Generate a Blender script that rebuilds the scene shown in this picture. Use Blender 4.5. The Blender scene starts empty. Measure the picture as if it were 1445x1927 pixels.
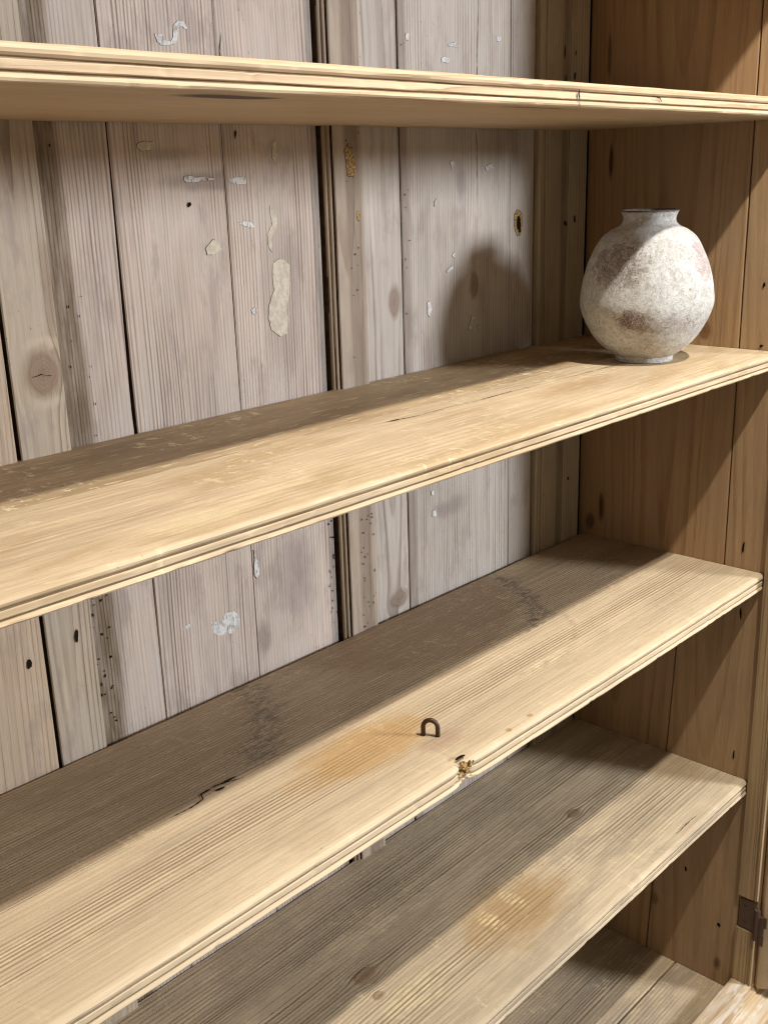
import bpy, bmesh, math, random
from mathutils import Vector, noise, Matrix
random.seed(7)
S = bpy.context.scene
COL = S.collection

# ------------------------------------------------------------------ camera
CAM = Vector((-1.4184, -0.9183, 0.2414))
yaw, pit, rol = (math.radians(v) for v in (46.3767, -17.3620, -1.7787))
fw = Vector((math.sin(yaw)*math.cos(pit), math.cos(yaw)*math.cos(pit), math.sin(pit)))
r0 = fw.cross(Vector((0, 0, 1))).normalized(); u0 = r0.cross(fw)
rt = math.cos(rol)*r0 + math.sin(rol)*u0
up = -math.sin(rol)*r0 + math.cos(rol)*u0
cd = bpy.data.cameras.new('camera'); cam = bpy.data.objects.new('camera', cd); COL.objects.link(cam)
cam.matrix_world = Matrix(((rt.x, up.x, -fw.x, CAM.x), (rt.y, up.y, -fw.y, CAM.y), (rt.z, up.z, -fw.z, CAM.z), (0, 0, 0, 1)))
cd.sensor_fit = 'VERTICAL'; cd.sensor_height = 24.0; cd.lens = 24.0*2012.35/1927.0
cd.clip_start = 0.02; cd.clip_end = 200
S.camera = cam
S.cycles.max_bounces = 5; S.cycles.diffuse_bounces = 4; S.cycles.glossy_bounces = 2
S.cycles.use_adaptive_sampling = True; S.cycles.adaptive_threshold = 0.03
S.cycles.pixel_filter_type = 'BLACKMAN_HARRIS'; S.cycles.filter_width = 1.25

# ------------------------------------------------------------------ light
wd = bpy.data.worlds.new('World'); S.world = wd; wd.use_nodes = True
bg = wd.node_tree.nodes['Background']; bg.inputs[0].default_value = (1.0, 0.87, 0.71, 1); bg.inputs[1].default_value = 0.255

def lamp(name, kind, loc, energy, color, size, target=None):
    l = bpy.data.lights.new(name, kind); o = bpy.data.objects.new(name, l); COL.objects.link(o)
    o.location = loc; l.energy = energy; l.color = color
    if kind == 'AREA':
        l.shape = 'DISK'; l.size = size
        d = Vector(target)-Vector(loc); o.rotation_euler = d.to_track_quat('-Z', 'Y').to_euler()
    else:
        l.shadow_soft_size = size
    return o
lamp('ceiling_spot_lamp', 'POINT', (-0.46, -1.0, 1.34), 130, (1.0, 0.935, 0.845), 0.024)
lamp('shop_window_lamp', 'AREA', (1.26, -3.0, 0.81), 130, (0.92, 0.95, 1.0), 0.60, (-0.3, 0, -0.1))
S.view_settings.view_transform = 'Standard'; S.view_settings.look = 'None'
S.view_settings.exposure = 0.0; S.view_settings.gamma = 1.0

# ------------------------------------------------------------------ shader expression helper
class NT:
    def __init__(self, mat):
        self.t = mat.node_tree; self.n = self.t.nodes; self.l = self.t.links
    def link(self, a, b): self.l.new(a, b)
    def node(self, typ): return self.n.new(typ)
cur = None
def setin(sock, v):
    if isinstance(v, V): cur.link(v.s, sock)
    else: sock.default_value = v
def M(op, *a, clamp=False):
    nd = cur.node('ShaderNodeMath'); nd.operation = op; nd.use_clamp = clamp
    for i, v in enumerate(a): setin(nd.inputs[i], v)
    return V(nd.outputs[0])
class V:
    def __init__(self, s): self.s = s
    def __add__(self, o): return M('ADD', self, o)
    __radd__ = __add__
    def __sub__(self, o): return M('SUBTRACT', self, o)
    def __rsub__(self, o): return M('SUBTRACT', o, self)
    def __mul__(self, o): return M('MULTIPLY', self, o)
    __rmul__ = __mul__
    def __truediv__(self, o): return M('DIVIDE', self, o)
def sqrt(a): return M('SQRT', a)
def ss(a, b, x):
    nd = cur.node('ShaderNodeMapRange'); nd.interpolation_type = 'SMOOTHSTEP'
    lo, hi, t0, t1 = (a, b, 0.0, 1.0) if a <= b else (b, a, 1.0, 0.0)
    setin(nd.inputs[0], x); nd.inputs[1].default_value = lo; nd.inputs[2].default_value = hi
    nd.inputs[3].default_value = t0; nd.inputs[4].default_value = t1
    return V(nd.outputs[0])
def xyz(a, b, c):
    nd = cur.node('ShaderNodeCombineXYZ')
    for i, v in enumerate((a, b, c)): setin(nd.inputs[i], v)
    return V(nd.outputs[0])
def nz(a, b, c, detail=2.0, rough=0.5, dist=0.0, dim='3D'):
    nd = cur.node('ShaderNodeTexNoise'); nd.noise_dimensions = dim; nd.inputs['Scale'].default_value = 1.0
    nd.inputs['Detail'].default_value = detail; nd.inputs['Roughness'].default_value = rough; nd.inputs['Distortion'].default_value = dist
    cur.link(xyz(a, b, c).s, nd.inputs['Vector'])
    return V(nd.outputs[0])
def wn(a):
    nd = cur.node('ShaderNodeTexWhiteNoise'); nd.noise_dimensions = '1D'; setin(nd.inputs['W'], a)
    return V(nd.outputs['Value'])
def mix(f, a, b, mode='MIX'):
    nd = cur.node('ShaderNodeMix'); nd.data_type = 'RGBA'; nd.blend_type = mode
    setin(nd.inputs[0], f)
    for s, v in ((nd.inputs[6], a), (nd.inputs[7], b)):
        if isinstance(v, V): cur.link(v.s, s)
        else: s.default_value = (v[0], v[1], v[2], 1)
    return V(nd.outputs[2])
def start(name):
    global cur
    m = bpy.data.materials.new(name); m.use_nodes = True; cur = NT(m)
    tc = cur.node('ShaderNodeTexCoord'); sp = cur.node('ShaderNodeSeparateXYZ'); cur.link(tc.outputs['Object'], sp.inputs[0])
    return m, V(sp.outputs[0]), V(sp.outputs[1]), V(sp.outputs[2])
def finish(m, col, rough, bump=None, bdist=0.001, bstr=0.6, spec=0.3, metal=0.0):
    b = cur.n['Principled BSDF']
    if isinstance(col, V): cur.link(col.s, b.inputs['Base Color'])
    else: b.inputs['Base Color'].default_value = (*col, 1)
    setin(b.inputs['Roughness'], rough); b.inputs['Specular IOR Level'].default_value = spec; b.inputs['Metallic'].default_value = metal
    if bump is not None:
        bn = cur.node('ShaderNodeBump'); bn.inputs['Strength'].default_value = bstr; bn.inputs['Distance'].default_value = bdist
        cur.link(bump.s, bn.inputs['Height']); cur.link(bn.outputs[0], b.inputs['Normal'])
    return m

def wood(name, axis, early, late, spacing=0.005, pith=(-0.9, -0.4), taper=0.0, wob=0.012, ls=0.8, seed=0.0,
         patina=None, pat_amt=0.5, pat_lo=0.45, pat_hi=0.7, knots=(), stains=(), streaks=(), scratch=0.0, scratch_col=(0.85, 0.72, 0.42),
         dirt=0.5, rough=0.6, bump=0.6, lowvar=0.35, fibre=0.17, wear=None, wear_amt=0.0, fade=None, arcs=(), even=3.0, blot=None, blot_amt=0.0):
    m, X, Y, Z = start(name)
    a, b, c = {'x': (X, Y, Z), 'zx': (Z, X, Y), 'zy': (Z, Y, X)}[axis]
    sd = seed*3.17
    w = b + c*0.83
    def n2(fa, fb, off=0.0, detail=1.0, rough=0.5, u=None, v=None):
        return nz((a if u is None else u)*fa + (sd+off), (w if v is None else v)*fb, 0.0, detail, rough, 0.0, '2D')
    kmask = None; bk = b
    if knots:
        warp = n2(16, 42, 0.0, 2.0) - 0.5
    for (ka, kb, kr, st) in knots:
        da = (a-ka)/st; db = b-kb
        d = sqrt(da*da + db*db) + warp*(kr*0.75)
        q = d*(1.0/(kr*1.5)); g = M('EXPONENT', (q*q)*-1.0)
        bk = bk - (bk-kb)*g*0.85
        mk = ss(kr*1.10, kr*0.80, d); ring = mk*M('FRACT', d*(1.0/(kr*0.19))+warp*2.0); ed = ss(kr*0.72, kr, d)*ss(kr*1.5, kr*1.02, d)
        heart = ss(kr*0.5, kr*0.05, d)
        if kmask is None: kmask, kring, kedge, kheart = mk, ring, ed, heart
        else: kmask, kring, kedge, kheart = (M('MAXIMUM', p, q_) for p, q_ in ((kmask, mk), (kring, ring), (kedge, ed), (kheart, heart)))
    db = bk-pith[0]; dc = c-pith[1]
    r = sqrt(db*db+dc*dc) - a*taper
    r = r + (n2(1.3, 5, 0.0, 1.0)-0.5)*(wob*2) + (n2(7, 35, 1.0, 0.0)-0.5)*(wob*0.22)
    nd = cur.node('ShaderNodeTexNoise'); nd.noise_dimensions = '1D'; nd.inputs['Scale'].default_value = 1.0; nd.inputs['Detail'].default_value = 1.0
    cur.link((r*22+sd).s, nd.inputs['W'])
    r = r + (V(nd.outputs[0])-0.5)*(spacing*even)
    q = r*(1.0/spacing); fr = M('FRACT', q); rid = wn(M('FLOOR', q)+sd)
    line = ss(0.40, 0.86, fr)*ss(1.0, 0.94, fr)*(rid*0.8+0.2)
    low = n2(3.5, 16, 5.0, 3.0, 0.6)
    line = line*(ss(0.30, 0.62, n2(2.6, 17, 9.0, 2.0, 0.6))*0.75+0.25)
    if fade: line = line*(ss(fade[0], fade[1], b)*0.85+0.15)
    fib = n2(22, 750, 0.0, 1.0, 0.6)
    fib2 = n2(5, 170, 3.0, 1.0, 0.6)
    col = mix(line*ls, early, late)
    tone = (fib-0.5)*(fibre*2) + (fib2-0.5)*(fibre*1.6) + (low-0.5)*(lowvar*2) + (rid-0.5)*0.10 + 1.0
    col = mix(1.0, col, xyz(tone, tone, tone), 'MULTIPLY')
    if patina:
        pm = ss(pat_lo, pat_hi, n2(4.5, 15, 20, 3.0, 0.62))*pat_amt
        col = mix(pm, col, patina)
    if wear and wear_amt > 0:
        wmk = ss(0.52, 0.66, n2(11, 48, 40, 3.0, 0.7))*wear_amt
        col = mix(wmk, col, wear)
    if blot: col = mix(ss(0.53, 0.70, n2(9, 26, 63, 4.0, 0.68))*blot_amt, col, blot)
    if streaks: blt = n2(18, 120, 7, 3.0, 0.65)
    for (b0_, b1_, soft, cc, amt) in streaks:          # long dark streaks, dirt and shade alike, between two board coordinates
        e = (low-0.5)*soft*2.5
        k = ss(b0_-soft, b0_+soft, b+e)*ss(b1_+soft, b1_-soft, b+e)
        k = k*(blt*1.1+0.35)*amt
        col = mix(M('MINIMUM', k, 1.0), col, cc)
    if stains or arcs: edge = n2(25, 45, 2, 3.0, 0.65)-0.5
    for (sa, sb, ra, rb, cc, amt, soft) in stains:
        da = (a-sa)*(1.0/ra); dbb = (b-sb)*(1.0/rb)
        rows = soft < 0; soft = abs(soft)
        d = sqrt(da*da+dbb*dbb) + edge*(soft*2.2)
        k = ss(1.0+soft, 1.0-soft, d)*amt
        if rows: k = k*ss(0.62, 0.50, fr)*ss(0.40, 0.47, n2(60, 300, 77, 1.0))      # scraped ridges between the grain lines
        col = mix(k, col, cc)
    for (ca, cb, cr, cw, cc, amt, a0_, a1_) in arcs:
        da = a-ca; dbb = b-cb
        d = (sqrt(da*da+dbb*dbb) - cr + edge*(cw*2.5))*(1.0/cw)
        k = M('EXPONENT', (d*d)*-1.0)*ss(0.36, 0.62, n2(75, 150, 15, 3.0, 0.75))*ss(a0_-0.02, a0_+0.02, a)*ss(a1_+0.02, a1_-0.02, a)*amt
        col = mix(M('MINIMUM', k, 1.0), col, cc)
    if kmask is not None:
        kc = mix(kring*0.55, (early[0]*0.60, early[1]*0.50, early[2]*0.46), (early[0]*0.33, early[1]*0.24, early[2]*0.20))
        kc = mix(kheart*0.3, kc, (early[0]*0.24, early[1]*0.16, early[2]*0.12))
        col = mix(kmask*0.85, col, kc)
        col = mix(kedge*0.35, col, (early[0]*0.34, early[1]*0.23, early[2]*0.15))
    if scratch > 0:
        pm = ss(0.52, 0.62, n2(7, 9, 31, 1.0))
        s1 = ss(0.585, 0.66, nz(a*62+(sd+11), b*46+a*18, 0.0, 3.0, 0.75, 0.0, '2D'))*pm
        s2 = ss(0.665, 0.69, n2(30, 240, 51, 1.0, 0.6))
        col = mix(M('MAXIMUM', s1, s2*0.6)*scratch, col, scratch_col)
    if dirt > 0:
        sp = ss(0.735, 0.80, n2(95, 210, 2, 2.0, 0.7))*ss(0.45, 0.6, low)
        col = mix(sp*dirt, col, (early[0]*0.16, early[1]*0.12, early[2]*0.09))
    h = fib2*0.6 - line*0.9
    if kmask is not None: h = h + kmask*0.6
    rg = (fib2-0.5)*0.25 + rough
    return finish(m, col, rg, h, 0.0011, bump, 0.28)

def plain(name, col, rough=0.7, var=0.3, sc=120, spec=0.25, metal=0.0, col2=None, bstr=0.5):
    m, X, Y, Z = start(name)
    n = nz(X*sc, Y*sc, Z*sc, 4.0, 0.6)
    c = mix(ss(0.4, 0.62, n), col, col2 or tuple(v*(1-var) for v in col))
    return finish(m, c, rough, n, 0.001, bstr, spec, metal)

# ------------------------------------------------------------------ mesh helpers
def mesh_obj(name, bm, mat, parent=None, smooth=False):
    bmesh.ops.recalc_face_normals(bm, faces=bm.faces[:])
    me = bpy.data.meshes.new(name); bm.to_mesh(me); bm.free()
    for p in me.polygons: p.use_smooth = True
    if not smooth: me.set_sharp_from_angle(angle=math.radians(28))
    me.materials.append(mat)
    o = bpy.data.objects.new(name, me); COL.objects.link(o)
    if parent is not None: adopt(o, parent)
    return o
def adopt(o, parent):
    o.parent = parent                        # meshes are modelled in place; only the roots carry a location
    if parent.parent is None: o.matrix_parent_inverse = Matrix.Translation(parent.location).inverted()
def extrude(prof, axis, a0, a1, n=1, jit=0.0, js=3.0, seed=0.0, edit=None):
    """closed 2-D outline swept along an axis; axis 'x': prof=(y,z); 'z': prof=(x,y)"""
    bm = bmesh.new(); rings = []
    for i in range(n+1):
        a = a0+(a1-a0)*i/n; ring = []
        j1 = noise.noise((a*js, seed, 0.3))*jit; j2 = noise.noise((a*js, seed, 7.7))*jit
        for k, (p, q) in enumerate(prof):
            w = noise.noise((a*js*9, seed+k*0.37, 2.0))*jit*0.35
            P = [p+j1+w, q+j2+w]
            if edit: P = edit(a, P[0], P[1])
            ring.append(bm.verts.new((a, P[0], P[1]) if axis == 'x' else (P[0], P[1], a)))
        rings.append(ring)
    L = len(prof)
    for i in range(n):
        for k in range(L):
            bm.faces.new((rings[i][k], rings[i][(k+1) % L], rings[i+1][(k+1) % L], rings[i+1][k]))
    bm.faces.new(rings[0][::-1]); bm.faces.new(rings[-1])
    return bm
def rect(p0, p1, q0, q1, ch=0.0012):
    return [(p0+ch, q0), (p1-ch, q0), (p1, q0+ch), (p1, q1-ch), (p1-ch, q1), (p0+ch, q1), (p0, q1-ch), (p0, q0+ch)]
def box(x0, x1, y0, y1, z0, z1, ch=0.0012, n=1, jit=0.0, seed=0.0):
    return extrude(rect(x0, x1, y0, y1, ch), 'z', z0, z1, n, jit, 3.0, seed)
def poly_chip(pts, y, th, rim=0.9):
    """irregular flake lying on the plane y, proud towards the room by th, pts in millimetres (x, z)"""
    bm = bmesh.new(); out = []
    n = len(pts); cx = sum(p[0] for p in pts)/n; cz = sum(p[1] for p in pts)/n
    for i in range(n):
        x0, z0 = pts[i]; x1, z1 = pts[(i+1) % n]
        ln = math.hypot(x1-x0, z1-z0); k = max(1, int(ln/2.2))
        for j in range(k):
            t = j/k; px = x0+(x1-x0)*t; pz = z0+(z1-z0)*t
            d = noise.noise((px*0.45, pz*0.45, 1.0))*0.9
            out.append((px+d, pz+noise.noise((px*0.45, pz*0.45, 9.0))*0.9))
    m = len(out); base = []; top = []
    area = sum(out[i][0]*out[(i+1) % m][1]-out[(i+1) % m][0]*out[i][1] for i in range(m))
    sg = 1 if area > 0 else -1
    for i in range(m):
        tx = out[(i+1) % m][0]-out[i-1][0]; tz = out[(i+1) % m][1]-out[i-1][1]; ln = math.hypot(tx, tz) or 1
        o = rim*(0.5+0.9*abs(noise.noise((out[i][0]*0.3, out[i][1]*0.3, 3.0))))
        base.append(bm.verts.new(((out[i][0]+sg*tz/ln*o)/1000, y+0.0001, (out[i][1]-sg*tx/ln*o)/1000)))
        top.append(bm.verts.new((out[i][0]/1000, y-th, out[i][1]/1000)))
    for i in range(m):
        j = (i+1) % m; f = bm.faces.new((base[i], base[j], top[j], top[i])); f.material_index = 1
    bm.faces.new(top)
    return bm
def tube(path, rad, seg=10, closed=False):
    bm = bmesh.new(); rings = []; n = len(path)
    for i, p in enumerate(path):
        p = Vector(p); t = (Vector(path[min(i+1, n-1)])-Vector(path[max(i-1, 0)])).normalized()
        s = t.cross(Vector((0.6, 0.7, 0.1))).normalized(); w = t.cross(s)
        r = rad(i) if callable(rad) else rad
        rings.append([bm.verts.new(p+(s*math.cos(6.28318*k/seg)+w*math.sin(6.28318*k/seg))*r) for k in range(seg)])
    for i in range(n-1):
        for k in range(seg):
            bm.faces.new((rings[i][k], rings[i][(k+1) % seg], rings[i+1][(k+1) % seg], rings[i+1][k]))
    bm.faces.new(rings[0][::-1]); bm.faces.new(rings[-1])
    return bm
def strip(pts, widths, plane, off):
    """thin ragged split along a polyline; plane 'z' pts=(x,y); 'y' pts=(x,z)"""
    bm = bmesh.new(); P = []
    for i in range(len(pts)-1):
        k = max(2, int(math.dist(pts[i], pts[i+1])/0.004))
        for j in range(k):
            t = j/k; P.append((pts[i][0]+(pts[i+1][0]-pts[i][0])*t, pts[i][1]+(pts[i+1][1]-pts[i][1])*t, widths[i]+(widths[i+1]-widths[i])*t))
    P.append((*pts[-1], widths[-1])); rows = []
    for i, (p, q, w) in enumerate(P):
        a_, b_ = P[max(i-1, 0)], P[min(i+1, len(P)-1)]; tx, tz = b_[0]-a_[0], b_[1]-a_[1]; ln = math.hypot(tx, tz) or 1
        w = w*max(0.12, 0.75+1.1*noise.noise((p*160, q*160, 2.0))); d = noise.noise((p*90, q*90, 6.0))*0.0008
        nx, nq = -tz/ln, tx/ln
        rows.append([bm.verts.new({'z': (p+nx*(d+s*w), q+nq*(d+s*w), off), 'y': (p+nx*(d+s*w), off, q+nq*(d+s*w))}[plane]) for s in (0.5, -0.5)])
    for i in range(len(rows)-1): bm.faces.new((rows[i][0], rows[i][1], rows[i+1][1], rows[i+1][0]))
    return bm
def spots_mesh(items, plane, off, seg=9):
    """small sunken-looking oval marks: items (p, q, rp, rq); plane 'y' p=x q=z ; 'x' p=y q=z ; 'z' p=x q=y"""
    bm = bmesh.new()
    for (p, q, rp, rq) in items:
        vs = []
        ph = random.random()*6
        for k in range(seg):
            t = 6.28318*k/seg; w = 1+0.28*math.sin(2*t+ph)+0.12*math.sin(3*t+ph*2)
            P = p+math.cos(t)*rp*w; Q = q+math.sin(t)*rq*w
            vs.append(bm.verts.new({'y': (P, off, Q), 'x': (off, P, Q), 'z': (P, Q, off)}[plane]))
        bm.faces.new(vs)
    return bm

# ------------------------------------------------------------------ materials
PINE_E, PINE_L = (0.56, 0.40, 0.215), (0.31, 0.175, 0.07)
m_s1 = wood('pine_top_shelf', 'x', (0.50, 0.378, 0.240), (0.31, 0.195, 0.105), 0.0075, (-0.350, 0.290), 0.014, 0.010, 0.8, 1.0, lowvar=0.14, dirt=0.3,
            stains=((-0.9033, -0.2887, 0.042, 0.014, (0.06, 0.03, 0.018), 0.95, 0.3), (-0.55, -0.30, 0.05, 0.005, (0.10, 0.05, 0.03), 0.7, 0.5)), bump=0.35)
m_s2 = wood('pine_vase_shelf', 'x', (0.545, 0.425, 0.28), (0.40, 0.28, 0.165), 0.0085, (-0.75, -0.25), 0.006, 0.012, 0.5, 2.0,
            patina=(0.41, 0.29, 0.155), pat_amt=0.65, scratch=0.5, scratch_col=(0.74, 0.63, 0.40), lowvar=0.3, dirt=0.5, bump=0.35,
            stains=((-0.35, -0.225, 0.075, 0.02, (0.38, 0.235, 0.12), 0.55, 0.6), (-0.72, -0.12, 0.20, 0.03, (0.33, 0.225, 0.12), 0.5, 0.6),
                    (-0.95, -0.285, 0.05, 0.014, (0.70, 0.58, 0.36), 0.6, 0.7), (-0.86, -0.27, 0.035, 0.006, (0.70, 0.58, 0.36), 0.6, 0.7)))
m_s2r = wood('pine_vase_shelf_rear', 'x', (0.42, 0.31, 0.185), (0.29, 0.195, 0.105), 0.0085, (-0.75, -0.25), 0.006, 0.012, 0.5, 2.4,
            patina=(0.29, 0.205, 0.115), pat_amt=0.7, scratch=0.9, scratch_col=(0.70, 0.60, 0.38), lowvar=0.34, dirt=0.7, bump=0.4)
m_s3 = wood('pine_ribbed_shelf', 'x', (0.57, 0.455, 0.305), (0.29, 0.19, 0.105), 0.0048, (-1.1, -0.5), 0.004, 0.005, 0.95, 3.0,
            patina=(0.53, 0.42, 0.27), pat_amt=0.5, scratch=0.15, lowvar=0.22, dirt=0.4, bump=0.7, fade=(-0.300, -0.245), even=2.2, blot=(0.44, 0.33, 0.21), blot_amt=0.4,
            stains=((-0.727, -0.222, 0.085, 0.036, (0.46, 0.275, 0.105), 0.75, 0.4), (-0.655, -0.270, 0.03, 0.012, (0.36, 0.24, 0.17), 0.6, 0.6),
                    (-0.43, -0.245, 0.045, 0.006, (0.80, 0.68, 0.42), 0.8, -0.4), (-0.60, -0.311, 0.004, 0.003, (0.35, 0.2, 0.08), 0.8, 0.3), (-0.56, -0.309, 0.004, 0.003, (0.35, 0.2, 0.08), 0.7, 0.3)),
            arcs=((-0.43, -0.10, 0.15, 0.005, (0.38, 0.29, 0.19), 0.6, -0.5, -0.2),))
m_s3r = wood('pine_ribbed_shelf_rear', 'x', (0.35, 0.262, 0.168), (0.14, 0.095, 0.05), 0.0042, (0.8, -0.5), 0.004, 0.006, 0.8, 3.6,  # rear plank colour darkened to deepen the shade under the shelf above
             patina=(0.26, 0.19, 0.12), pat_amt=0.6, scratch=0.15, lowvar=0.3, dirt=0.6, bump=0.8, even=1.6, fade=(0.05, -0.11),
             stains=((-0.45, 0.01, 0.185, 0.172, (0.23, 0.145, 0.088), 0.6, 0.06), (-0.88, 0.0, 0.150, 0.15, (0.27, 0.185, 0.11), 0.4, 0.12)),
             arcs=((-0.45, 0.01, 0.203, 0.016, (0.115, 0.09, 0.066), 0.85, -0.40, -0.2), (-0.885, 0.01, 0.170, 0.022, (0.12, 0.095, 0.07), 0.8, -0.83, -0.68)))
m_s4 = wood('pine_grey_shelf', 'x', (0.52, 0.42, 0.285), (0.25, 0.175, 0.105), 0.0050, (-1.0, -0.95), 0.005, 0.009, 0.85, 4.0,
            patina=(0.37, 0.295, 0.205), pat_amt=0.65, pat_lo=0.46, pat_hi=0.62, scratch=0.2, lowvar=0.34, dirt=0.7, bump=0.8, fade=(-0.300, -0.250), even=2.2,
            knots=((-0.2456, -0.1676, 0.008, 1.6), (-0.6877, -0.1702, 0.010, 1.6), (-0.702, -0.204, 0.005, 1.3)),
            stains=((-0.476, -0.231, 0.085, 0.046, (0.38, 0.235, 0.10), 0.7, 0.5), (-0.04, -0.215, 0.05, 0.05, (0.37, 0.27, 0.155), 0.5, 0.5),
                    (-0.515, -0.222, 0.012, 0.020, (0.78, 0.66, 0.36), 0.65, -0.45), (-0.462, -0.215, 0.010, 0.022, (0.78, 0.66, 0.36), 0.55, -0.45), (-0.67, -0.235, 0.05, 0.02, (0.75, 0.64, 0.36), 0.5, -0.5),
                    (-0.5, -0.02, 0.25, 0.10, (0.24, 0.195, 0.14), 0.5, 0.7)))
m_s5 = wood('pine_bottom_board', 'x', (0.50, 0.395, 0.265), (0.26, 0.185, 0.115), 0.0055, (-1.0, -1.4), 0.005, 0.008, 0.8, 5.0,
            patina=(0.29, 0.24, 0.185), pat_amt=0.7, pat_lo=0.42, scratch=0.35, lowvar=0.34, dirt=0.7, bump=0.8, even=1.6)
GE, GL = (0.53, 0.445, 0.385), (0.215, 0.160, 0.135)
GP = (0.54, 0.475, 0.42)
def back(name, seed, spacing=0.0048, pith=(2.0, 0.3), e=GE, l=GL, p=GP, **kw):
    d = dict(blot=(0.31, 0.25, 0.225), blot_amt=0.5, taper=0.0, wob=0.009, ls=0.9, patina=p, pat_amt=0.5, pat_lo=0.44, pat_hi=0.60, lowvar=0.32, dirt=0.6, even=2.0, rough=0.66, bump=0.8, wear=(0.50, 0.47, 0.45), wear_amt=0.16)
    d.update(kw)
    return wood(name, 'zx', e, l, spacing, pith, seed=seed, **d)
BR = (0.17, 0.125, 0.08)
m_b0 = back('back_outer_board', 10, 0.0062, (-1.05, 0.03), (0.47, 0.37, 0.27), (0.33, 0.21, 0.13), (0.46, 0.37, 0.28), taper=0.03, lowvar=0.15)
m_b1 = back('back_knotty_stile', 11, 0.0036, (-0.926, 0.016), (0.45, 0.375, 0.285), (0.17, 0.125, 0.09), (0.44, 0.38, 0.31), taper=0.012, wob=0.005,
            knots=((0.077, -0.9165, 0.0165, 1.15),), lowvar=0.2, wear_amt=0.1, stains=((0.15, -0.901, 0.05, 0.007, (0.25, 0.18, 0.115), 0.6, 0.6), (0.104, -0.915, 0.006, 0.015, (0.52, 0.44, 0.34), 0.7, 0.5), (0.050, -0.915, 0.006, 0.015, (0.50, 0.42, 0.33), 0.7, 0.5)))
m_a1 = back('back_panel_brown_edge', 12, 0.0043, (1.5, 0.4), streaks=((-0.92, -0.868, 0.006, BR, 0.95),), wear_amt=0.3)
m_a2 = back('back_panel_wide', 13, 0.0043, (1.8, 0.3), stains=((0.27, -0.745, 0.006, 0.03, (0.25, 0.2, 0.17), 0.4, 0.6), (0.243, -0.695, 0.009, 0.060, (0.20, 0.16, 0.14), 0.55, 0.5)))
m_a3 = back('back_panel_patched', 14, 0.0043, (1.9, 0.3), streaks=((-0.556, -0.53, 0.004, (0.20, 0.18, 0.165), 0.8),),  # streak on the worn right margin also paints in the muntin's shadow
            stains=((0.12, -0.61, 0.085, 0.028, (0.36, 0.30, 0.27), 0.5, 0.3), (-0.22, -0.615, 0.06, 0.03, (0.24, 0.19, 0.19), 0.5, 0.6), (-0.28, -0.668, 0.02, 0.01, (0.2, 0.15, 0.13), 0.6, 0.6)))
m_mu = back('back_muntin_wood', 15, 0.0045, (-0.51, 0.05), (0.40, 0.325, 0.25), (0.24, 0.17, 0.12), (0.38, 0.32, 0.26), taper=0.008,
            streaks=((-0.512, -0.488, 0.004, (0.20, 0.155, 0.115), 0.75),))
m_bd = back('back_bead_wood', 16, 0.006, (0.4, 0.1), (0.33, 0.26, 0.18), (0.2, 0.14, 0.09), (0.30, 0.24, 0.18), lowvar=0.15, wear_amt=0.0)
COOL = (0.46, 0.41, 0.36)
m_c1 = back('back_panel_knotty', 17, 0.0042, (-0.44, 0.04), COOL, (0.19, 0.15, 0.125), (0.46, 0.42, 0.38), taper=0.012,
            knots=((0.092, -0.424, 0.010, 1.7), (-0.305, -0.432, 0.016, 0.7)))
m_c2 = back('back_panel_grey', 18, 0.0045, (1.2, 0.2), COOL, (0.20, 0.160, 0.135), (0.47, 0.43, 0.39), streaks=((-0.415, -0.392, 0.004, (0.21, 0.165, 0.14), 0.7),),
            stains=((-0.20, -0.32, 0.012, 0.03, (0.2, 0.17, 0.16), 0.5, 0.6), (0.235, -0.292, 0.02, 0.009, (0.2, 0.16, 0.16), 0.5, 0.6)), wob=0.012,
            knots=((0.10, -0.265, 0.007, 2.2),))
m_c3 = back('back_panel_narrow', 19, 0.0048, (1.2, 0.2), COOL, (0.205, 0.165, 0.14), (0.47, 0.43, 0.39))
m_rs = back('back_corner_stile_wood', 20, 0.0060, (0.3, 0.1), (0.39, 0.32, 0.22), (0.20, 0.14, 0.085), (0.37, 0.31, 0.22), lowvar=0.22, wear_amt=0.08, dirt=0.6,
            streaks=((-0.075, -0.06, 0.004, (0.11, 0.075, 0.045), 0.6),))
WE, WL = (0.345, 0.218, 0.112), (0.20, 0.112, 0.050)
def sidew(name, seed, pith, spacing=0.011, **kw):
    d = dict(taper=0.03, wob=0.010, ls=0.75, lowvar=0.17, dirt=0.3, rough=0.5, bump=0.3, patina=(0.32, 0.212, 0.122), pat_amt=0.5)
    d.update(kw)
    return wood(name, 'zy', kw.pop('e', WE), WL, spacing, pith, seed=seed, **{k: v for k, v in d.items() if k != 'e'})
DK = (0.045, 0.022, 0.01)
m_w1 = sidew('side_board_rear_upper', 30, (-0.15, 0.05), knots=((0.022, -0.204, 0.008, 1.3),),
             stains=((0.255, -0.043, 0.022, 0.0035, DK, 0.9, 0.4), (-0.27, -0.045, 0.022, 0.005, DK, 0.85, 0.5), (-0.30, -0.025, 0.014, 0.007, DK, 0.7, 0.5), (0.40, -0.035, 0.03, 0.003, DK, 0.6, 0.5)))
m_w2 = sidew('side_board_front_upper', 31, (-0.33, 0.06), e=(0.365, 0.24, 0.13))
m_w3 = sidew('side_board_rear_lower', 32, (-0.08, 0.06))
m_w4 = sidew('side_board_front_lower', 33, (-0.25, 0.05), e=(0.365, 0.24, 0.13), knots=((-0.945, -0.172, 0.008, 1.3),),
             stains=((-1.012, -0.2926, 0.012, 0.006, (0.10, 0.05, 0.02), 0.85, 0.5),))
m_st = wood('front_stile_wood', 'zy', (0.36, 0.25, 0.135), (0.20, 0.12, 0.055), 0.0055, (0.5, -0.3), 0.003, 0.008, 0.75, 40, lowvar=0.2, dirt=0.4, bump=0.6)
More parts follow.
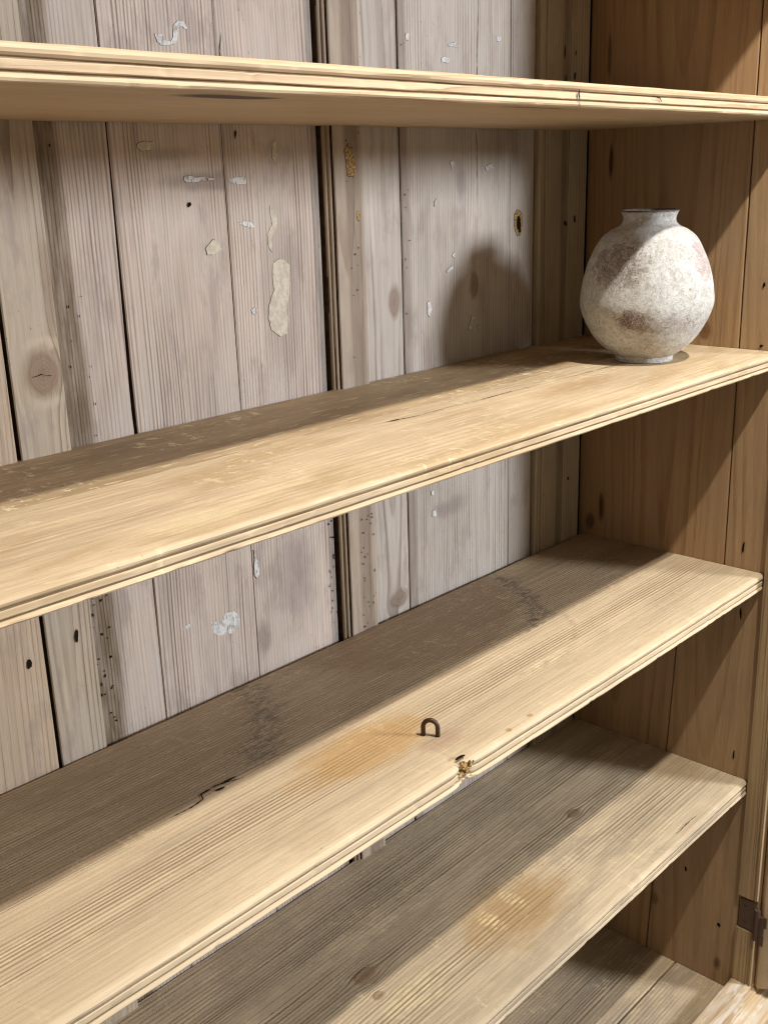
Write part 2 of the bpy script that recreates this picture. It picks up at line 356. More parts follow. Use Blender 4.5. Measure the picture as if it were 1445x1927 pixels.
m_rl = wood('bottom_rail_wood', 'x', (0.52, 0.38, 0.22), (0.27, 0.16, 0.075), 0.007, (-0.30, -1.10), 0.006, 0.01, 0.75, 41, patina=(0.62, 0.58, 0.50), pat_amt=0.75, lowvar=0.3, bump=0.8,
            wear=(0.70, 0.67, 0.62), wear_amt=0.5)
m_dr = wood('door_wood', 'zx', (0.55, 0.41, 0.25), (0.36, 0.22, 0.10), 0.010, (0.05, -0.30), 0.01, 0.01, 0.6, 42, lowvar=0.2)
def filler(name, hi, lo, wood_c, thr):
    m, X, Y, Z = start(name)
    n = nz(X*150, Y*150, Z*110, 4.0, 0.65); w_ = nz(X*420, 0.0, Z*95, 3.0, 0.7)
    c = mix(ss(0.40, 0.62, n), hi, lo); worn = ss(thr, thr+0.07, w_)
    return finish(m, mix(worn*0.85, c, wood_c), 0.62, n-worn*0.6, 0.0009, 0.7, 0.25)
m_paint = filler('old_white_filler', (0.66, 0.67, 0.67), (0.46, 0.45, 0.43), (0.27, 0.22, 0.19), 0.56)
m_paint2 = filler('old_cream_filler', (0.60, 0.54, 0.44), (0.48, 0.43, 0.35), (0.33, 0.27, 0.22), 0.60)
m_rim = plain('grimy_edge', (0.15, 0.12, 0.10), 0.8, 0.4, 300)
m_edge = plain('gap_shade_board_edge', (0.075, 0.048, 0.030), 0.8, 0.4, 90)  # board and bead sides coloured dark to stand for shade inside the gaps
m_gouge = plain('fresh_torn_wood', (0.50, 0.34, 0.14), 0.8, 0.5, 380, col2=(0.16, 0.085, 0.03))
m_hole = plain('dark_hole', (0.018, 0.011, 0.007), 0.95, 0.3, 200, spec=0.05)
m_iron = plain('rusty_iron', (0.055, 0.04, 0.034), 0.5, 0.4, 320, spec=0.5, metal=0.55, col2=(0.10, 0.045, 0.025))
m_hinge = plain('old_hinge_iron', (0.085, 0.065, 0.055), 0.55, 0.4, 220, spec=0.5, metal=0.4, col2=(0.12, 0.055, 0.03))
m_floor = plain('concrete', (0.20, 0.19, 0.18), 0.8, 0.25, 9)
m_dark = plain('gap_shade_backing', (0.02, 0.014, 0.01), 0.9, 0.3, 60)  # near-black colour stands for the shade seen through gaps and at the corner

# ------------------------------------------------------------------ setting
ZB = -1.17
bm = extrude([(-6, ZB-0.1), (3, ZB-0.1), (3, ZB), (-6, ZB)], 'x', -5, 5, 1)
fl = mesh_obj('floor', bm, m_floor); fl['kind'] = 'structure'

# ------------------------------------------------------------------ the cupboard
cup = bpy.data.objects.new('cupboard', None); COL.objects.link(cup)
cup.location = (-0.72, -0.17, ZB)
cup['label'] = 'old stripped pine cupboard with open shelves and a panelled plank back'
cup['category'] = 'cupboard'
XL = -1.45; ZT = 0.545; D = 0.32
def part(name, bm, mat, parent=cup, smooth=False, label=None, rim=None):
    o = mesh_obj(name, bm, mat, parent, smooth)
    if rim: o.data.materials.append(rim)
    if label: o['label'] = label
    return o

# carcass top and added backing
part('light_block_backing', extrude(rect(0.030, 0.040, ZB+0.03, ZT, 0.001), 'x', XL, 0.030), m_dark)  # added behind the boards to stop light leaking through the gaps
part('top_board', extrude(rect(-0.37, 0.014, ZT, ZT+0.022, 0.002), 'x', XL-0.02, 0.04), m_rl)
zb0, zb1 = -1.10, ZT-0.001
def bboard(name, x0, x1, y0, mat, seed, th=0.013, label=None, par=cup, z0=zb0, edit=None):
    o = part(name, extrude(rect(x0, x1, y0, y0+th, 0.0011), 'z', z0, zb1, 60, 0.0007, 3.0, seed, edit), mat, par, label=label)
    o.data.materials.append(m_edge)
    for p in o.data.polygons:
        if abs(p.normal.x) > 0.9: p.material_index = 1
    return o
B0 = bboard('back_board', -1.062, -0.9532, -0.008, m_b0, 1)
bboard('back_board', -1.20, -1.0635, -0.008, m_b0, 1.5); bboard('back_board', -1.33, -1.2015, -0.004, m_a2, 1.6); bboard('back_board', XL, -1.3315, -0.004, m_c2, 1.7)
B1 = bboard('back_stile', -0.9488, -0.8964, -0.008, m_b1, 2, label='pale back stile with one large round knot')
def shrunk(z, p, q):                          # the joint has opened by shrinkage between the upper shelves only
    if p > -0.83:
        k = 0.0 if z < -0.10 else (min(1.0, (z+0.10)/0.12) if z < 0.05 else max(0.12, 1.0-(z-0.05)/0.36))
        p -= 0.0040*k
    return [p, q]
A1 = bboard('back_board', -0.915, -0.8152, 0.0005, m_a1, 3, edit=shrunk)
A2 = bboard('back_board', -0.8150, -0.6792, 0.0, m_a2, 4)
A3 = bboard('back_board', -0.6786, -0.5452, 0.0003, m_a3, 5, label='greyish plank with a long cream filler patch')
bd = [(-0.5402, 0.010), (-0.5402, -0.0005)]
for (cx, cy, r) in ((-0.5372, -0.002, 0.0030), (-0.5335, -0.0055, 0.0024)):
    for k in range(7):
        t = math.pi*(1.0-k/6.0); bd.append((cx+math.cos(t)*r, cy-math.sin(t)*r))
bd += [(-0.5312, 0.003), (-0.5312, 0.010)]
MU = bboard('muntin', -0.5298, -0.4823, -0.010, m_mu, 6, 0.012, label='upright muntin with dark stain and woodworm holes')
bead = part('bead_moulding', extrude(bd, 'z', zb0, zb1, 40, 0.0005, 3.0, 6.5), m_bd, MU)
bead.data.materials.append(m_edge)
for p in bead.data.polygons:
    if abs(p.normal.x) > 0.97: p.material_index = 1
C1 = bboard('back_board', -0.495, -0.4086, 0.0004, m_c1, 7)
C2 = bboard('back_board', -0.4066, -0.1860, 0.0, m_c2, 8)
C3 = bboard('back_board', -0.1849, -0.1290, 0.0003, m_c3, 9)
rsp = [(-0.1263, 0.004), (-0.1263, -0.0055), (-0.1245, -0.0078), (-0.1205, -0.0083), (-0.1165, -0.0078), (-0.1150, -0.0055), (-0.1142, -0.0055), (-0.1136, -0.0080), (-0.0576, -0.0080), (-0.0570, -0.0074), (-0.0570, 0.004)]
RS = part('back_stile', extrude(rsp, 'z', zb0, zb1, 50, 0.0005, 3.0, 10), m_rs, label='dark corner back stile with a beaded edge')
RS2 = bboard('back_stile', -0.0548, -0.0090, -0.0078, m_rs, 11)

# side panels (boards run upright)
def sboard(name, prof_lo, prof_hi, z0, z1, mat, seed, x0=0.0, th=0.018):
    """board on the plane x = x0 whose y limits change from bottom to top"""
    bm = bmesh.new(); n = 40; rings = []
    for i in range(n+1):
        t = i/n; z = z0+(z1-z0)*t
        ya = prof_lo[0]+(prof_hi[0]-prof_lo[0])*t + noise.noise((z*4, seed, 0))*0.0006
        yb = prof_lo[1]+(prof_hi[1]-prof_lo[1])*t + noise.noise((z*4, seed, 5))*0.0006
        s = 1 if th > 0 else -1; ch = 0.0011
        rings.append([bm.verts.new(v) for v in ((x0+ch*s, ya, z), (x0, ya+ch, z), (x0, yb-ch, z), (x0+ch*s, yb, z), (x0+th, yb, z), (x0+th, ya, z))])
    for i in range(n):
        for k in range(6): bm.faces.new((rings[i][k], rings[i][(k+1) % 6], rings[i+1][(k+1) % 6], rings[i+1][k]))
    bm.faces.new(rings[0][::-1]); bm.faces.new(rings[-1])
    return part(name, bm, mat)
zs = -0.333
W1 = sboard('side_board', (-0.2556, -0.0035), (-0.2556, -0.0035), zs, ZT-0.001, m_w1, 1)
W2 = sboard('side_board', (-0.3215, -0.2574), (-0.3215, -0.2574), zs, ZT-0.001, m_w2, 2, 0.0004)
W3 = sboard('side_board', (-0.1600, -0.0035), (-0.1930, -0.0035), -1.10, zs-0.001, m_w3, 3, 0.0003)
W4 = sboard('side_board', (-0.3215, -0.1620), (-0.3215, -0.1948), -1.10, zs-0.001, m_w4, 4)
sboard('side_board', (-0.3215, 0.015), (-0.3215, 0.015), ZB+0.02, ZT-0.001, m_w1, 5, XL, -0.018)
part('side_core', box(0.0205, 0.030, -0.3215, 0.0295, ZB+0.02, ZT-0.001), m_dark)  # coloured black so the corner gap looks shaded

# shelves: moulded nosing
def nosing(t):
    k = t/0.023
    return [(0.0075, 0.0), (0.0040, -0.0006), (0.0016, -0.0020), (0.0004, -0.0042), (0.0008, -0.0064), (0.0024, -0.0080), (0.0062, -0.0086), (0.0062, -0.0095),
            (0.0022, -0.0099), (0.0014, -0.0105), (0.0014, -0.0150), (0.0020, -0.0156), (0.0064, -0.0159), (0.0064, -0.0170), (0.0018, -0.0175), (0.0005, -0.0188), (0.0, -0.0202),
            (0.0008, -0.0217), (0.0030, -0.0227), (0.0060, -0.0230)], k
def shelf_prof(zt, t, yback):
    pr, k = nosing(t)
    return [(yback, zt), (-D+0.05, zt)] + [(-D+u, zt+v*k) for (u, v) in pr] + [(-D+0.05, zt-t), (yback, zt-t)]
def shelf(zt, t, mat, seed, yback=-0.0015, joint=None, rear_mat=None, gap=0.0006, edit=None, amp=0.0011, label=None, n=520):
    edit0 = edit; rn = random.Random(int(seed*31)); nk = [(rn.uniform(XL, 0), rn.choice((0.0, -0.002, -0.012, -0.020, -0.023)), rn.uniform(0.0022, 0.006), rn.uniform(0.0004, 0.0015)) for _ in range(50)]
    def edit(a, p, q):
        if p < -D+0.006:
            for (nx_, nq_, nw_, nd_) in nk:
                if abs(a-nx_) < 2.5*nw_ and abs(q-zt-nq_) < 0.006: p += nd_*math.exp(-((a-nx_)/nw_)**2)*(1-abs(q-zt-nq_)/0.006)
        return edit0(a, p, q) if edit0 else [p, q]
    yb = yback if joint is None else joint
    o = part('shelf', extrude(shelf_prof(zt, t, yb), 'x', XL+0.0005, -0.0008, n, amp, 2.2, seed, edit), mat, smooth=False, label=label)
    if joint is not None:
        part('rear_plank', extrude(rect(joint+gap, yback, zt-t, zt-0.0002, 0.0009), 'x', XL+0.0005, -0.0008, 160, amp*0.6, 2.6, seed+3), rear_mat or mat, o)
    return o
SH1 = shelf(0.3217, 0.0231, m_s1, 1, label='uppermost shelf seen from below with moulded front edge')
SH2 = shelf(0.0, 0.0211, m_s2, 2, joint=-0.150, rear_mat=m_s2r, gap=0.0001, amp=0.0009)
def chip(a, p, q):
    dx = (a+0.6806)/0.011; w = math.exp(-dx*dx)
    if p < -D+0.03 and w > 0.02:
        p += w*0.0075*(0.7+0.6*noise.noise((a*400, q*500, 1))) if p < -D+0.008 else 0
        q += w*0.0022*noise.noise((a*500, q*300, 4)) - (w*0.002 if q > -0.325 else 0)
    return [p, q]
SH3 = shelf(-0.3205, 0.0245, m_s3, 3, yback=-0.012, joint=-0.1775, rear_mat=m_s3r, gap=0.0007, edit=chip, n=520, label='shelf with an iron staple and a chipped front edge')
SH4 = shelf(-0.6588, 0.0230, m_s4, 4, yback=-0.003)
SH5 = part('shelf', extrude(rect(-0.3215, -0.2218, -1.0732, -1.0502, 0.001), 'x', XL+0.0005, -0.0008, 160, 0.0012, 2.5, 5), m_s5, label='bottom board with a long open crack')
part('rear_plank', extrude(rect(-0.2185, -0.004, -1.0732, -1.0504, 0.001), 'x', XL+0.0005, -0.0008, 160, 0.0012, 2.5, 5.9), m_s5, SH5)

# staple, holes and torn wood of the stapled shelf
z3 = -0.3205
pa, pb = Vector((-0.6668, -0.2490, z3-0.004)), Vector((-0.6590, -0.2625, z3-0.004))
path = []
mid = (pa+pb)/2; hv = (pb-pa)/2; hz = 0.0135
path.append(pa)
for k in range(15):
    t = math.pi*k/14
    path.append(mid + hv*(-math.cos(t)) + Vector((0, 0, 0.004+hz+math.sin(t)*0.0085-0.004)))
path.append(pb)
part('staple', tube(path, 0.0025, 12), m_iron, SH3, True, label='bent iron staple driven into the shelf')
for it in [(-0.6787, -0.3085, 0.0060, 0.0028), (-0.859, -0.163, 0.008, 0.0018), (-0.874, -0.169, 0.006, 0.0016)]:
    part('nail_hole', spots_mesh([it], 'z', z3+0.0012), m_hole, SH3)
bm = bmesh.new()
for i in range(26):
    x = -0.6806+random.gauss(0, 0.006); y = -D+0.006+random.gauss(0, 0.0028); z = z3-0.006+random.gauss(0, 0.0035)
    if z > z3-0.0005: z = z3-0.002
    s = random.uniform(0.0012, 0.003)
    bmesh.ops.create_icosphere(bm, subdivisions=1, radius=s, matrix=Matrix.Translation((x, y, z)) @ Matrix.Rotation(random.random()*6, 4, 'Y') @ Matrix.Diagonal((1.7, 0.8, 0.6, 1)))
tw = part('torn_wood', bm, m_gouge, SH3); tw['kind'] = 'stuff'

# splits and cracks
part('split', strip([(-0.6351, -0.1754), (-0.6213, -0.1776), (-0.5884, -0.1830), (-0.5335, -0.1821), (-0.4857, -0.185), (-0.4303, -0.1843), (-0.3739, -0.1855)], [0.0004, 0.0028, 0.0010, 0.0004, 0.0014, 0.0012, 0.0003], 'z', 0.0008), m_hole, SH2)
part('split', strip([(-0.345, -0.187), (-0.3265, -0.1875), (-0.2816, -0.1889), (-0.2209, -0.1896), (-0.17, -0.190)], [0.0003, 0.0005, 0.0008, 0.0012, 0.0012], 'z', 0.0008), m_hole, SH2)
part('split', strip([(-0.9359, -0.1722), (-0.9154, -0.1734), (-0.8956, -0.1703), (-0.8921, -0.1617), (-0.8693, -0.1608), (-0.845, -0.170)], [0.0008, 0.0022, 0.0018, 0.0022, 0.0016, 0.0005], 'z', z3+0.0009), m_hole, SH3)
part('split', strip([(-0.1971, -0.3062), (-0.1672, -0.3050), (-0.1367, -0.3057)], [0.0008, 0.0012, 0.0003], 'z', -0.6588+0.0009), m_hole, SH4)
part('split', strip([(-0.508, 0.3155), (-0.5095, 0.311), (-0.508, 0.3055), (-0.507, 0.2995)], [0.0006, 0.0018, 0.0010, 0.0014], 'y', -0.3202), m_hole, SH1)
part('split', strip([(-0.372, 0.3128), (-0.358, 0.3115), (-0.354, 0.3075)], [0.0006, 0.0016, 0.0008], 'y', -0.3196), m_hole, SH1)
part('split', strip([(-0.9285, 0.0748), (-0.9226, 0.0756), (-0.9186, 0.0764), (-0.9150, 0.0745), (-0.9085, 0.0738)], [0.0004, 0.0011, 0.0014, 0.0010, 0.0004], 'y', -0.0088), m_hole, B1)
part('split', strip([(-0.6709, 0.3863), (-0.6747, 0.368), (-0.676, 0.345)], [0.0003, 0.0012, 0.0009], 'y', -0.0006), m_hole, A3)
part('split', strip([(-0.2601, 0.2965), (-0.258, 0.25), (-0.2573, 0.2035)], [0.0008, 0.0010, 0.0003], 'y', -0.0007), m_hole, C2)
part('split', strip([(-0.2537, 0.4512), (-0.2570, 0.40), (-0.2585, 0.33)], [0.0004, 0.0010, 0.0010], 'y', -0.0007), m_hole, C2)

# ------------------------------------------------------------------ marks on the back boards (millimetres, x z)
PA = [
 [(-752.2, 379.6), (-744.6, 379.4), (-739.8, 374.5), (-734.2, 373.7), (-731.3, 377.4), (-729.5, 388.2), (-724.3, 392.6), (-716.2, 393.2), (-713.2, 385.8), (-716.4, 386.1), (-718.4, 388.3), (-722.7, 387.1), (-728.1, 371.6), (-745.7, 369.4), (-750.6, 372.7)],
 [(-783.7, 279.4), (-777.2, 281.8), (-764.9, 281.1), (-763.1, 277.4), (-767.3, 273.9), (-779.8, 272.8), (-784.1, 275.7)],
 [(-731.5, 248.4), (-723.1, 248.7), (-716.6, 246.5), (-706.3, 247.9), (-705.7, 243.7), (-717.0, 242.9), (-728.8, 242.4), (-732.5, 245.1)],
 [(-701.4, 246.2), (-693.4, 246.0), (-693.7, 243.7), (-701.6, 243.9)],
 [(-676.1, 244.6), (-666.2, 246.3), (-651.7, 246.8), (-651.2, 239.2), (-663.3, 239.0), (-673.8, 241.1)],
 [(-610.7, 282.1), (-605.7, 282.7), (-605.6, 268.5), (-609.5, 258.9), (-612.7, 265.8)],
 [(-666.0, 200.3), (-655.6, 201.7), (-646.6, 199.3), (-644.4, 194.2), (-656.2, 195.7)],
 [(-619.8, 216.3), (-614.8, 211.9), (-614.3, 207.6), (-610.2, 201.2), (-613.7, 190.7), (-620.2, 182.5), (-620.7, 166.9), (-625.0, 171.4), (-625.8, 185.6), (-618.3, 196.6), (-620.4, 209.3)],
 [(-711.7, 176.4), (-700.4, 185.2), (-695.3, 183.5), (-690.2, 173.7), (-701.9, 169.5), (-709.6, 170.1)],
 [(-620.9, 154.7), (-609.6, 159.1), (-602.6, 156.9), (-596.3, 150.0), (-598.5, 120.7), (-605.3, 100.6), (-602.0, 91.2), (-606.0, 75.1), (-615.5, 73.3), (-628.3, 82.3), (-631.3, 94.5), (-630.1, 109.1), (-620.9, 125.7), (-622.1, 140.4)],
 [(-655.7, 107.4), (-650.5, 109.7), (-645.8, 106.3), (-649.4, 100.9), (-653.8, 102.8)],
 [(-744.2, -233.8), (-730.0, -236.9), (-723.4, -229.1), (-709.9, -231.2), (-702.8, -240.9), (-704.6, -252.0), (-716.2, -256.5), (-735.4, -253.2), (-742.5, -247.5)],
 [(-675.6, -165.6), (-673.0, -176.3), (-669.4, -184.3), (-669.7, -197.5), (-674.0, -202.2), (-677.0, -195.8), (-677.0, -184.3), (-674.9, -177.2)],
 [(-783.3, -227.1), (-773.3, -225.7), (-772.7, -230.7), (-781.9, -230.8)]]
PC = [
 [(-315.1, 396.8), (-299.7, 399.2), (-297.1, 393.9), (-315.2, 393.7)], [(-328.1, 380.0), (-320.5, 381.3), (-311.8, 380.3), (-313.0, 374.7), (-327.2, 374.9)],
 [(-216.0, 412.2), (-207.5, 411.2), (-209.2, 405.3), (-216.0, 405.9)], [(-393.1, 403.6), (-387.0, 403.1), (-388.2, 395.3), (-392.8, 396.4)],
 [(-314.0, 257.7), (-307.1, 259.9), (-303.5, 251.8), (-309.9, 248.7)], [(-241.4, 251.0), (-227.1, 254.8), (-224.2, 249.1), (-238.5, 245.9)],
 [(-344.7, 210.8), (-340.0, 213.9), (-342.3, 204.3), (-345.4, 204.4)], [(-311.7, 142.2), (-305.7, 145.2), (-307.5, 137.8)],
 [(-324.0, 122.1), (-312.0, 128.7), (-308.7, 125.0), (-320.2, 119.8)], [(-361.9, 85.7), (-356.6, 86.8), (-353.7, 76.3), (-358.2, 66.6), (-361.8, 70.4)],
 [(-278.6, 41.7), (-270.9, 58.7), (-262.3, 56.0), (-271.1, 40.9)], [(-259.5, 43.1), (-255.4, 44.4), (-256.6, 39.1)],
 [(-361.0, -168.7), (-356.0, -168.0), (-355.1, -175.8), (-360.6, -174.5)], [(-360.1, -197.3), (-351.7, -196.7), (-350.2, -206.3), (-359.7, -205.1)]]
for i, pts in enumerate(PA):
    cx = sum(p[0] for p in pts)/len(pts)
    part('filler_patch', poly_chip(pts, 0.0002, 0.0008, 0.45), m_paint2 if i in (9, 7, 1, 5, 8) else m_paint, A3 if cx > -678.9 else A2, rim=m_rim)
for pts in PC: part('filler_patch', poly_chip(pts, 0.0002, 0.0008, 0.45), m_paint, C2, rim=m_rim)
part('gouge', poly_chip([(-512, 272), (-506, 279), (-499, 268), (-494, 254), (-500, 243), (-509, 245)], -0.0101, 0.0006, 1.5), m_gouge, MU, rim=m_rim)
part('gouge', poly_chip([(-496, 205), (-490, 203), (-493, 193), (-496, 196)], -0.0101, 0.0006, 1.5), m_gouge, MU, rim=m_rim)
part('gouge', poly_chip([(-176, 186), (-168, 194), (-157, 188), (-156, 172), (-160, 160), (-168, 158), (-174, 168)], 0.0002, 0.0004, 1.2), m_gouge, C3, rim=m_rim)
part('nail_hole', spots_mesh([(-0.1655, 0.174, 0.0042, 0.014)], 'y', -0.0006), m_hole, C3)
def worm(n, x0, x1, z0, z1, y, par, r=0.0011):
    it = []
    for _ in range(n):
        it.append((random.uniform(x0, x1), random.uniform(z0, z1), random.uniform(0.5, 1.0)*r, random.uniform(0.6, 1.7)*r))
    o = part('woodworm_holes', spots_mesh(it, 'y', y), m_hole, par); o['kind'] = 'stuff'
worm(34, -0.512, -0.486, -0.318, -0.13, -0.0112, MU)
worm(14, -0.512, -0.486, 0.02, 0.30, -0.0112, MU, 0.0009)
worm(22, -0.558, -0.546, -0.30, -0.16, -0.0008, A3)
worm(26, -0.893, -0.872, -0.31, -0.15, -0.0008, A1, 0.0013)
worm(10, -0.890, -0.860, 0.0, 0.3, -0.0008, A1, 0.0009)
worm(12, -0.404, -0.394, 0.05, 0.42, -0.0011, C2, 0.001)
def holes(items, plane, off, par):
    for (p_, q_, r_, t_) in items: part('nail_hole', spots_mesh([(p_, q_, r_*0.75, t_*0.72)], plane, off, 11), m_hole, par)
holes([(-0.9700, -0.1998, 0.0028, 0.0085)], 'y', -0.0092, B0)
holes([(-0.9165, -0.1887, 0.0030, 0.0085)], 'y', -0.0092, B1)
holes([(-0.728, 0.221, 0.0025, 0.004), (-0.662, 0.289, 0.0016, 0.006), (-0.747, -0.135, 0.002, 0.003)], 'y', -0.0010, A2)
holes([(-0.064, 0.17, 0.004, 0.006), (-0.073, 0.40, 0.0025, 0.010), (-0.070, 0.36, 0.0018, 0.012)], 'y', -0.0092, RS)
holes([(-0.040, 0.175, 0.0040, 0.006), (-0.047, 0.37, 0.0030, 0.007), (-0.046, 0.40, 0.002, 0.004), (-0.042, -0.22, 0.0025, 0.005)], 'y', -0.0092, RS2)
holes([(-0.2912, -0.9376, 0.0035, 0.0055), (-0.228, -0.8609, 0.0030, 0.0052)], 'x', -0.0010, W4)
holes([(-0.2944, -0.6234, 0.0022, 0.009), (-0.2885, -0.39, 0.002, 0.012)], 'x', -0.0010, W4)
holes([(-0.2849, -0.287, 0.0025, 0.010), (-0.289, 0.006, 0.003, 0.003), (-0.2865, 0.088, 0.002, 0.006)], 'x', -0.0008, W2)

# ------------------------------------------------------------------ front frame, hinge and door
def stile_prof(x0):
    return [(x0, -0.322), (x0+0.040, -0.322), (x0+0.040, -0.353), (x0+0.004, -0.353), (x0+0.0012, -0.3520), (x0+0.0002, -0.3495), (x0+0.0012, -0.3470), (x0+0.0026, -0.3462), (x0+0.0006, -0.3452),
            (x0, -0.3440), (x0+0.0008, -0.3420), (x0, -0.3400)]
FS = part('front_stile', extrude(stile_prof(-0.006), 'z', -0.861, ZT-0.002, 60, 0.0006, 3.0, 21), m_st)
part('stile_foot', extrude(stile_prof(-0.0062), 'z', -1.0212, -0.921, 12, 0.0006, 3.0, 22), m_st, FS)
part('hinge_housing', box(0.0010, 0.034, -0.353, -0.322, -0.9208, -0.8612), m_st, FS)
part('front_stile', extrude(rect(XL-0.034, XL+0.006, -0.353, -0.322), 'z', -1.0212, ZT-0.002, 20, 0.0005, 3.0, 23), m_st)
rail = [(-0.322, -1.0215), (-0.348, -1.0215), (-0.3525, -1.0232), (-0.3535, -1.0270), (-0.3530, -1.0320), (-0.3575, -1.0335), (-0.3595, -1.0370), (-0.3590, -1.0410), (-0.3650, -1.0430), (-0.3680, -1.0500),
        (-0.3760, -1.0550), (-0.3860, -1.0570), (-0.3890, -1.0600), (-0.3890, ZB), (-0.322, ZB)]
part('bottom_rail', extrude(rail, 'x', XL-0.03, 0.045, 120, 0.0009, 3.0, 24), m_rl, label='moulded bottom rail with worn pale top edge')
# open door turned back past a right angle
door = bpy.data.objects.new('door', None); COL.objects.link(door); door.location = (0.0, 0.0, 0.0); door.parent = cup
door.matrix_parent_inverse = Matrix.Translation(cup.location).inverted(); door['label'] = 'panelled pine door folded back on iron hinges'
ang = math.radians(38)
dv = Vector((math.sin(ang), -math.cos(ang), 0)); nv = Vector((math.cos(ang), math.sin(ang), 0))   # along the leaf, through its thickness
HP = Vector((0.0015, -0.3605, 0))
def dbox(name, s0, s1, n0, n1, z0, z1, mat, ch=0.004):
    bm = bmesh.new(); bmesh.ops.create_cube(bm, size=1.0)
    for v in bm.verts:
        s = s0 if v.co.x < 0 else s1; n = n0 if v.co.y < 0 else n1; z = z0 if v.co.z < 0 else z1
        p = HP+dv*s+nv*n; v.co = (p.x, p.y, z)
    bmesh.ops.bevel(bm, geom=bm.edges[:], offset=ch, segments=3, affect='EDGES', profile=0.5)
    o = mesh_obj(name, bm, mat); o.parent = door
    return o
DW = 0.62; dz0, dz1 = -1.028, 0.50
dbox('door_stile', 0.0, 0.07, 0.0, 0.022, dz0, dz1, m_dr); dbox('door_stile', DW-0.07, DW, 0.0, 0.022, dz0, dz1, m_dr)
dbox('door_rail', 0.0701, DW-0.0701, 0.0, 0.022, dz0, dz0+0.09, m_dr); dbox('door_rail', 0.0701, DW-0.0701, 0.0, 0.022, dz1-0.09, dz1, m_dr)
dbox('door_panel', 0.0705, DW-0.0705, 0.006, 0.016, dz0+0.0902, dz1-0.0902, m_dr, 0.001)
# hinge
hg = part('hinge', box(-0.0042, -0.0022, -0.3500, -0.3258, -0.9180, -0.8650, 0.0006), m_hinge, FS, label='rusty iron butt hinge let into the front stile')
cyl = tube([(-0.005, -0.3545, -0.930), (-0.005, -0.3545, -0.905), (-0.005, -0.3545, -0.875)], 0.0046, 14)
bm = cyl
def addbox(bm, x0, x1, y0, y1, z0, z1):
    r = bmesh.ops.create_cube(bm, size=1.0)
    for v in r['verts']:
        v.co = (x0 if v.co.x < 0 else x1, y0 if v.co.y < 0 else y1, z0 if v.co.z < 0 else z1)
addbox(bm, -0.0052, -0.0022, -0.3660, -0.3520, -0.921, -0.886)
addbox(bm, -0.0050, -0.0024, -0.3700, -0.3640, -0.903, -0.884)
addbox(bm, -0.0050, -0.0024, -0.3668, -0.3600, -0.938, -0.920)
part('hinge', bm, m_hinge, FS)
for it in [(-0.334, -0.877, 0.0030, 0.0018), (-0.336, -0.906, 0.0026, 0.0022)]: part('screw_head', spots_mesh([it], 'x', -0.0046, 12), m_iron, hg)

# ------------------------------------------------------------------ the vase
VC = Vector((-0.150, -0.195, 0.0006))
prof = [(0.0, 0.0), (0.0340, 0.0), (0.0368, 0.0010), (0.0376, 0.0035), (0.0378, 0.0066), (0.0398, 0.0080), (0.0485, 0.0135), (0.0568, 0.0205), (0.0655, 0.0300), (0.0716, 0.0390), (0.0766, 0.0482), (0.0808, 0.0575),
        (0.0838, 0.0664), (0.0851, 0.0715), (0.0856, 0.0760), (0.0855, 0.0810), (0.0848, 0.0880), (0.0825, 0.1030), (0.0776, 0.1215), (0.0740, 0.1315), (0.0696, 0.1410), (0.0640, 0.1515), (0.0580, 0.1595), (0.0490, 0.1665), (0.0405, 0.1708),
        (0.0362, 0.1738), (0.0340, 0.1765), (0.0330, 0.1795), (0.0333, 0.1835), (0.0349, 0.1875), (0.0364, 0.1900), (0.0362, 0.1914), (0.0348, 0.1916), (0.0330, 0.1896), (0.0312, 0.1840), (0.0305, 0.1770),
        (0.0345, 0.1700), (0.0500, 0.1600), (0.0680, 0.1350), (0.0780, 0.1000), (0.0790, 0.0750), (0.0660, 0.0420), (0.0450, 0.0160), (0.0, 0.0080)]
bm = bmesh.new(); SEG = 128; rings = []
# smooth the outline a little by Catmull-Rom
dense = []
for i in range(len(prof)-1):
    p0, p1, p2, p3 = prof[max(i-1, 0)], prof[i], prof[i+1], prof[min(i+2, len(prof)-1)]
    for k in range(3):
        t = k/3
        dense.append(tuple(0.5*((2*p1[j])+(-p0[j]+p2[j])*t+(2*p0[j]-5*p1[j]+4*p2[j]-p3[j])*t*t+(-p0[j]+3*p1[j]-3*p2[j]+p3[j])*t**3) for j in (0, 1)))
dense.append(prof[-1])
for (r, h) in dense:
    if r < 1e-5: rings.append([bm.verts.new((0, 0, h))]); continue
    ring = []
    for k in range(SEG):
        t = 6.2831853*k/SEG
        rr = r*(1+0.010*noise.noise((math.cos(t)*1.1, math.sin(t)*1.1, h*14))+0.0035*noise.noise((math.cos(t)*5, math.sin(t)*5, h*60)))
        hh = h + (0.0006*noise.noise((math.cos(t)*1.3, math.sin(t)*1.3, 4)) if h > 0.17 else 0)
        ring.append(bm.verts.new((rr*math.cos(t), rr*math.sin(t), hh)))
    rings.append(ring)
for i in range(len(rings)-1):
    A_, B_ = rings[i], rings[i+1]
    for k in range(SEG):
        j = (k+1) % SEG
        if len(A_) == 1 and len(B_) == 1: continue
        if len(A_) == 1: bm.faces.new((A_[0], B_[j], B_[k]))
        elif len(B_) == 1: bm.faces.new((A_[k], A_[j], B_[0]))
        else: bm.faces.new((A_[k], A_[j], B_[j], B_[k]))
m, X, Y, Z = start('mottled_stoneware_glaze')
big = nz(X*16+4, Y*16, Z*22, 4.0, 0.6); mid_ = nz(X*95, Y*95, Z*105, 4.0, 0.7, 0.8); fine = nz(X*330, Y*330, Z*300, 3.0, 0.7, 1.0); lace = nz(X*210+7, Y*210, Z*200, 3.0, 0.6, 2.2)
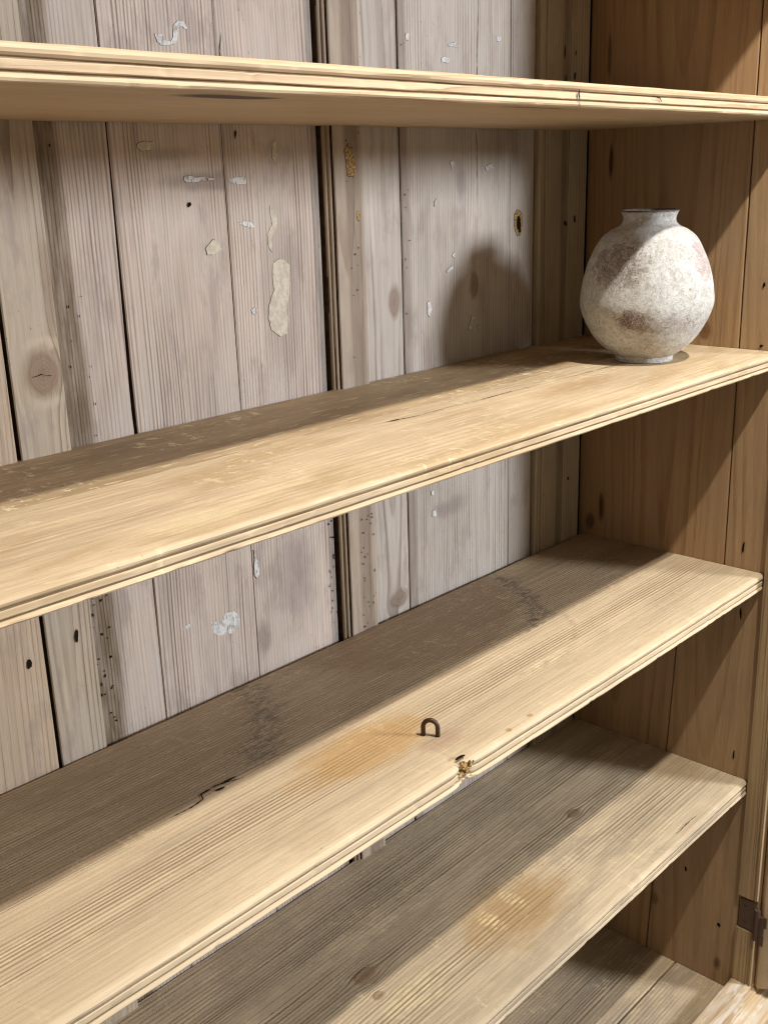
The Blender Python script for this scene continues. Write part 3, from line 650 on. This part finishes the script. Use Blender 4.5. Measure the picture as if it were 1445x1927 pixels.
vein = ss(0.085, 0.02, M('ABSOLUTE', lace-0.5))
cream = mix(ss(0.36, 0.64, mid_), (0.46, 0.45, 0.41), (0.62, 0.62, 0.59))
cream = mix(ss(0.47, 0.60, fine)*0.6, cream, (0.27, 0.245, 0.21))
rv = Vector((0.69, -0.724, 0)); vv = Vector((0.724, 0.69, 0))
brown = (0.155, 0.085, 0.062)
def patch(lat, h, R, rx, rz, amt, prev, colr=brown):
    dp = math.sqrt(max(R*R-lat*lat, 0)); c = rv*lat - vv*dp
    dx = (X-c.x)*(1/rx); dy = (Y-c.y)*(1/rx); dz = (Z-h)*(1/rz)
    d = sqrt(dx*dx+dy*dy+dz*dz) + (mid_-0.5)*0.9 + (lace-0.5)*0.9
    return mix(ss(1.25, 0.65, d)*amt, prev, colr)
col = cream
col = mix(ss(0.54, 0.68, big)*0.4, col, (0.30, 0.24, 0.20))
col = patch(-0.034, 0.060, 0.0802, 0.020, 0.014, 1.0, col, (0.16, 0.08, 0.055))
col = patch(0.010, 0.054, 0.0790, 0.040, 0.013, 0.55, col, (0.25, 0.18, 0.15))
col = patch(-0.052, 0.128, 0.0745, 0.036, 0.030, 0.9, col, (0.16, 0.105, 0.09))
col = patch(0.060, 0.132, 0.0740, 0.024, 0.028, 0.8, col, (0.32, 0.215, 0.20))
col = patch(0.0, 0.018, 0.055, 0.050, 0.010, 0.35, col, (0.36, 0.28, 0.19))
col = mix(vein*(ss(0.40, 0.56, mid_)*0.35+0.35), col, (0.74, 0.75, 0.74))
col = mix(ss(0.70, 0.74, nz(X*190, Y*190, Z*190, 2.0, 0.6))*0.8, col, (0.10, 0.07, 0.05))
rimk = ss(0.1880, 0.1905, Z + (mid_-0.5)*0.006)
col = mix(rimk*0.9, col, (0.07, 0.05, 0.045))
finish(m, col, 0.62, fine*0.6+mid_*0.8+vein*0.5, 0.0012, 0.7, 0.3)
vase = mesh_obj('vase', bm, m, None, True)
vase.location = VC
vase['label'] = 'rounded mottled white and brown stoneware vase with a short neck'; vase['category'] = 'vase'
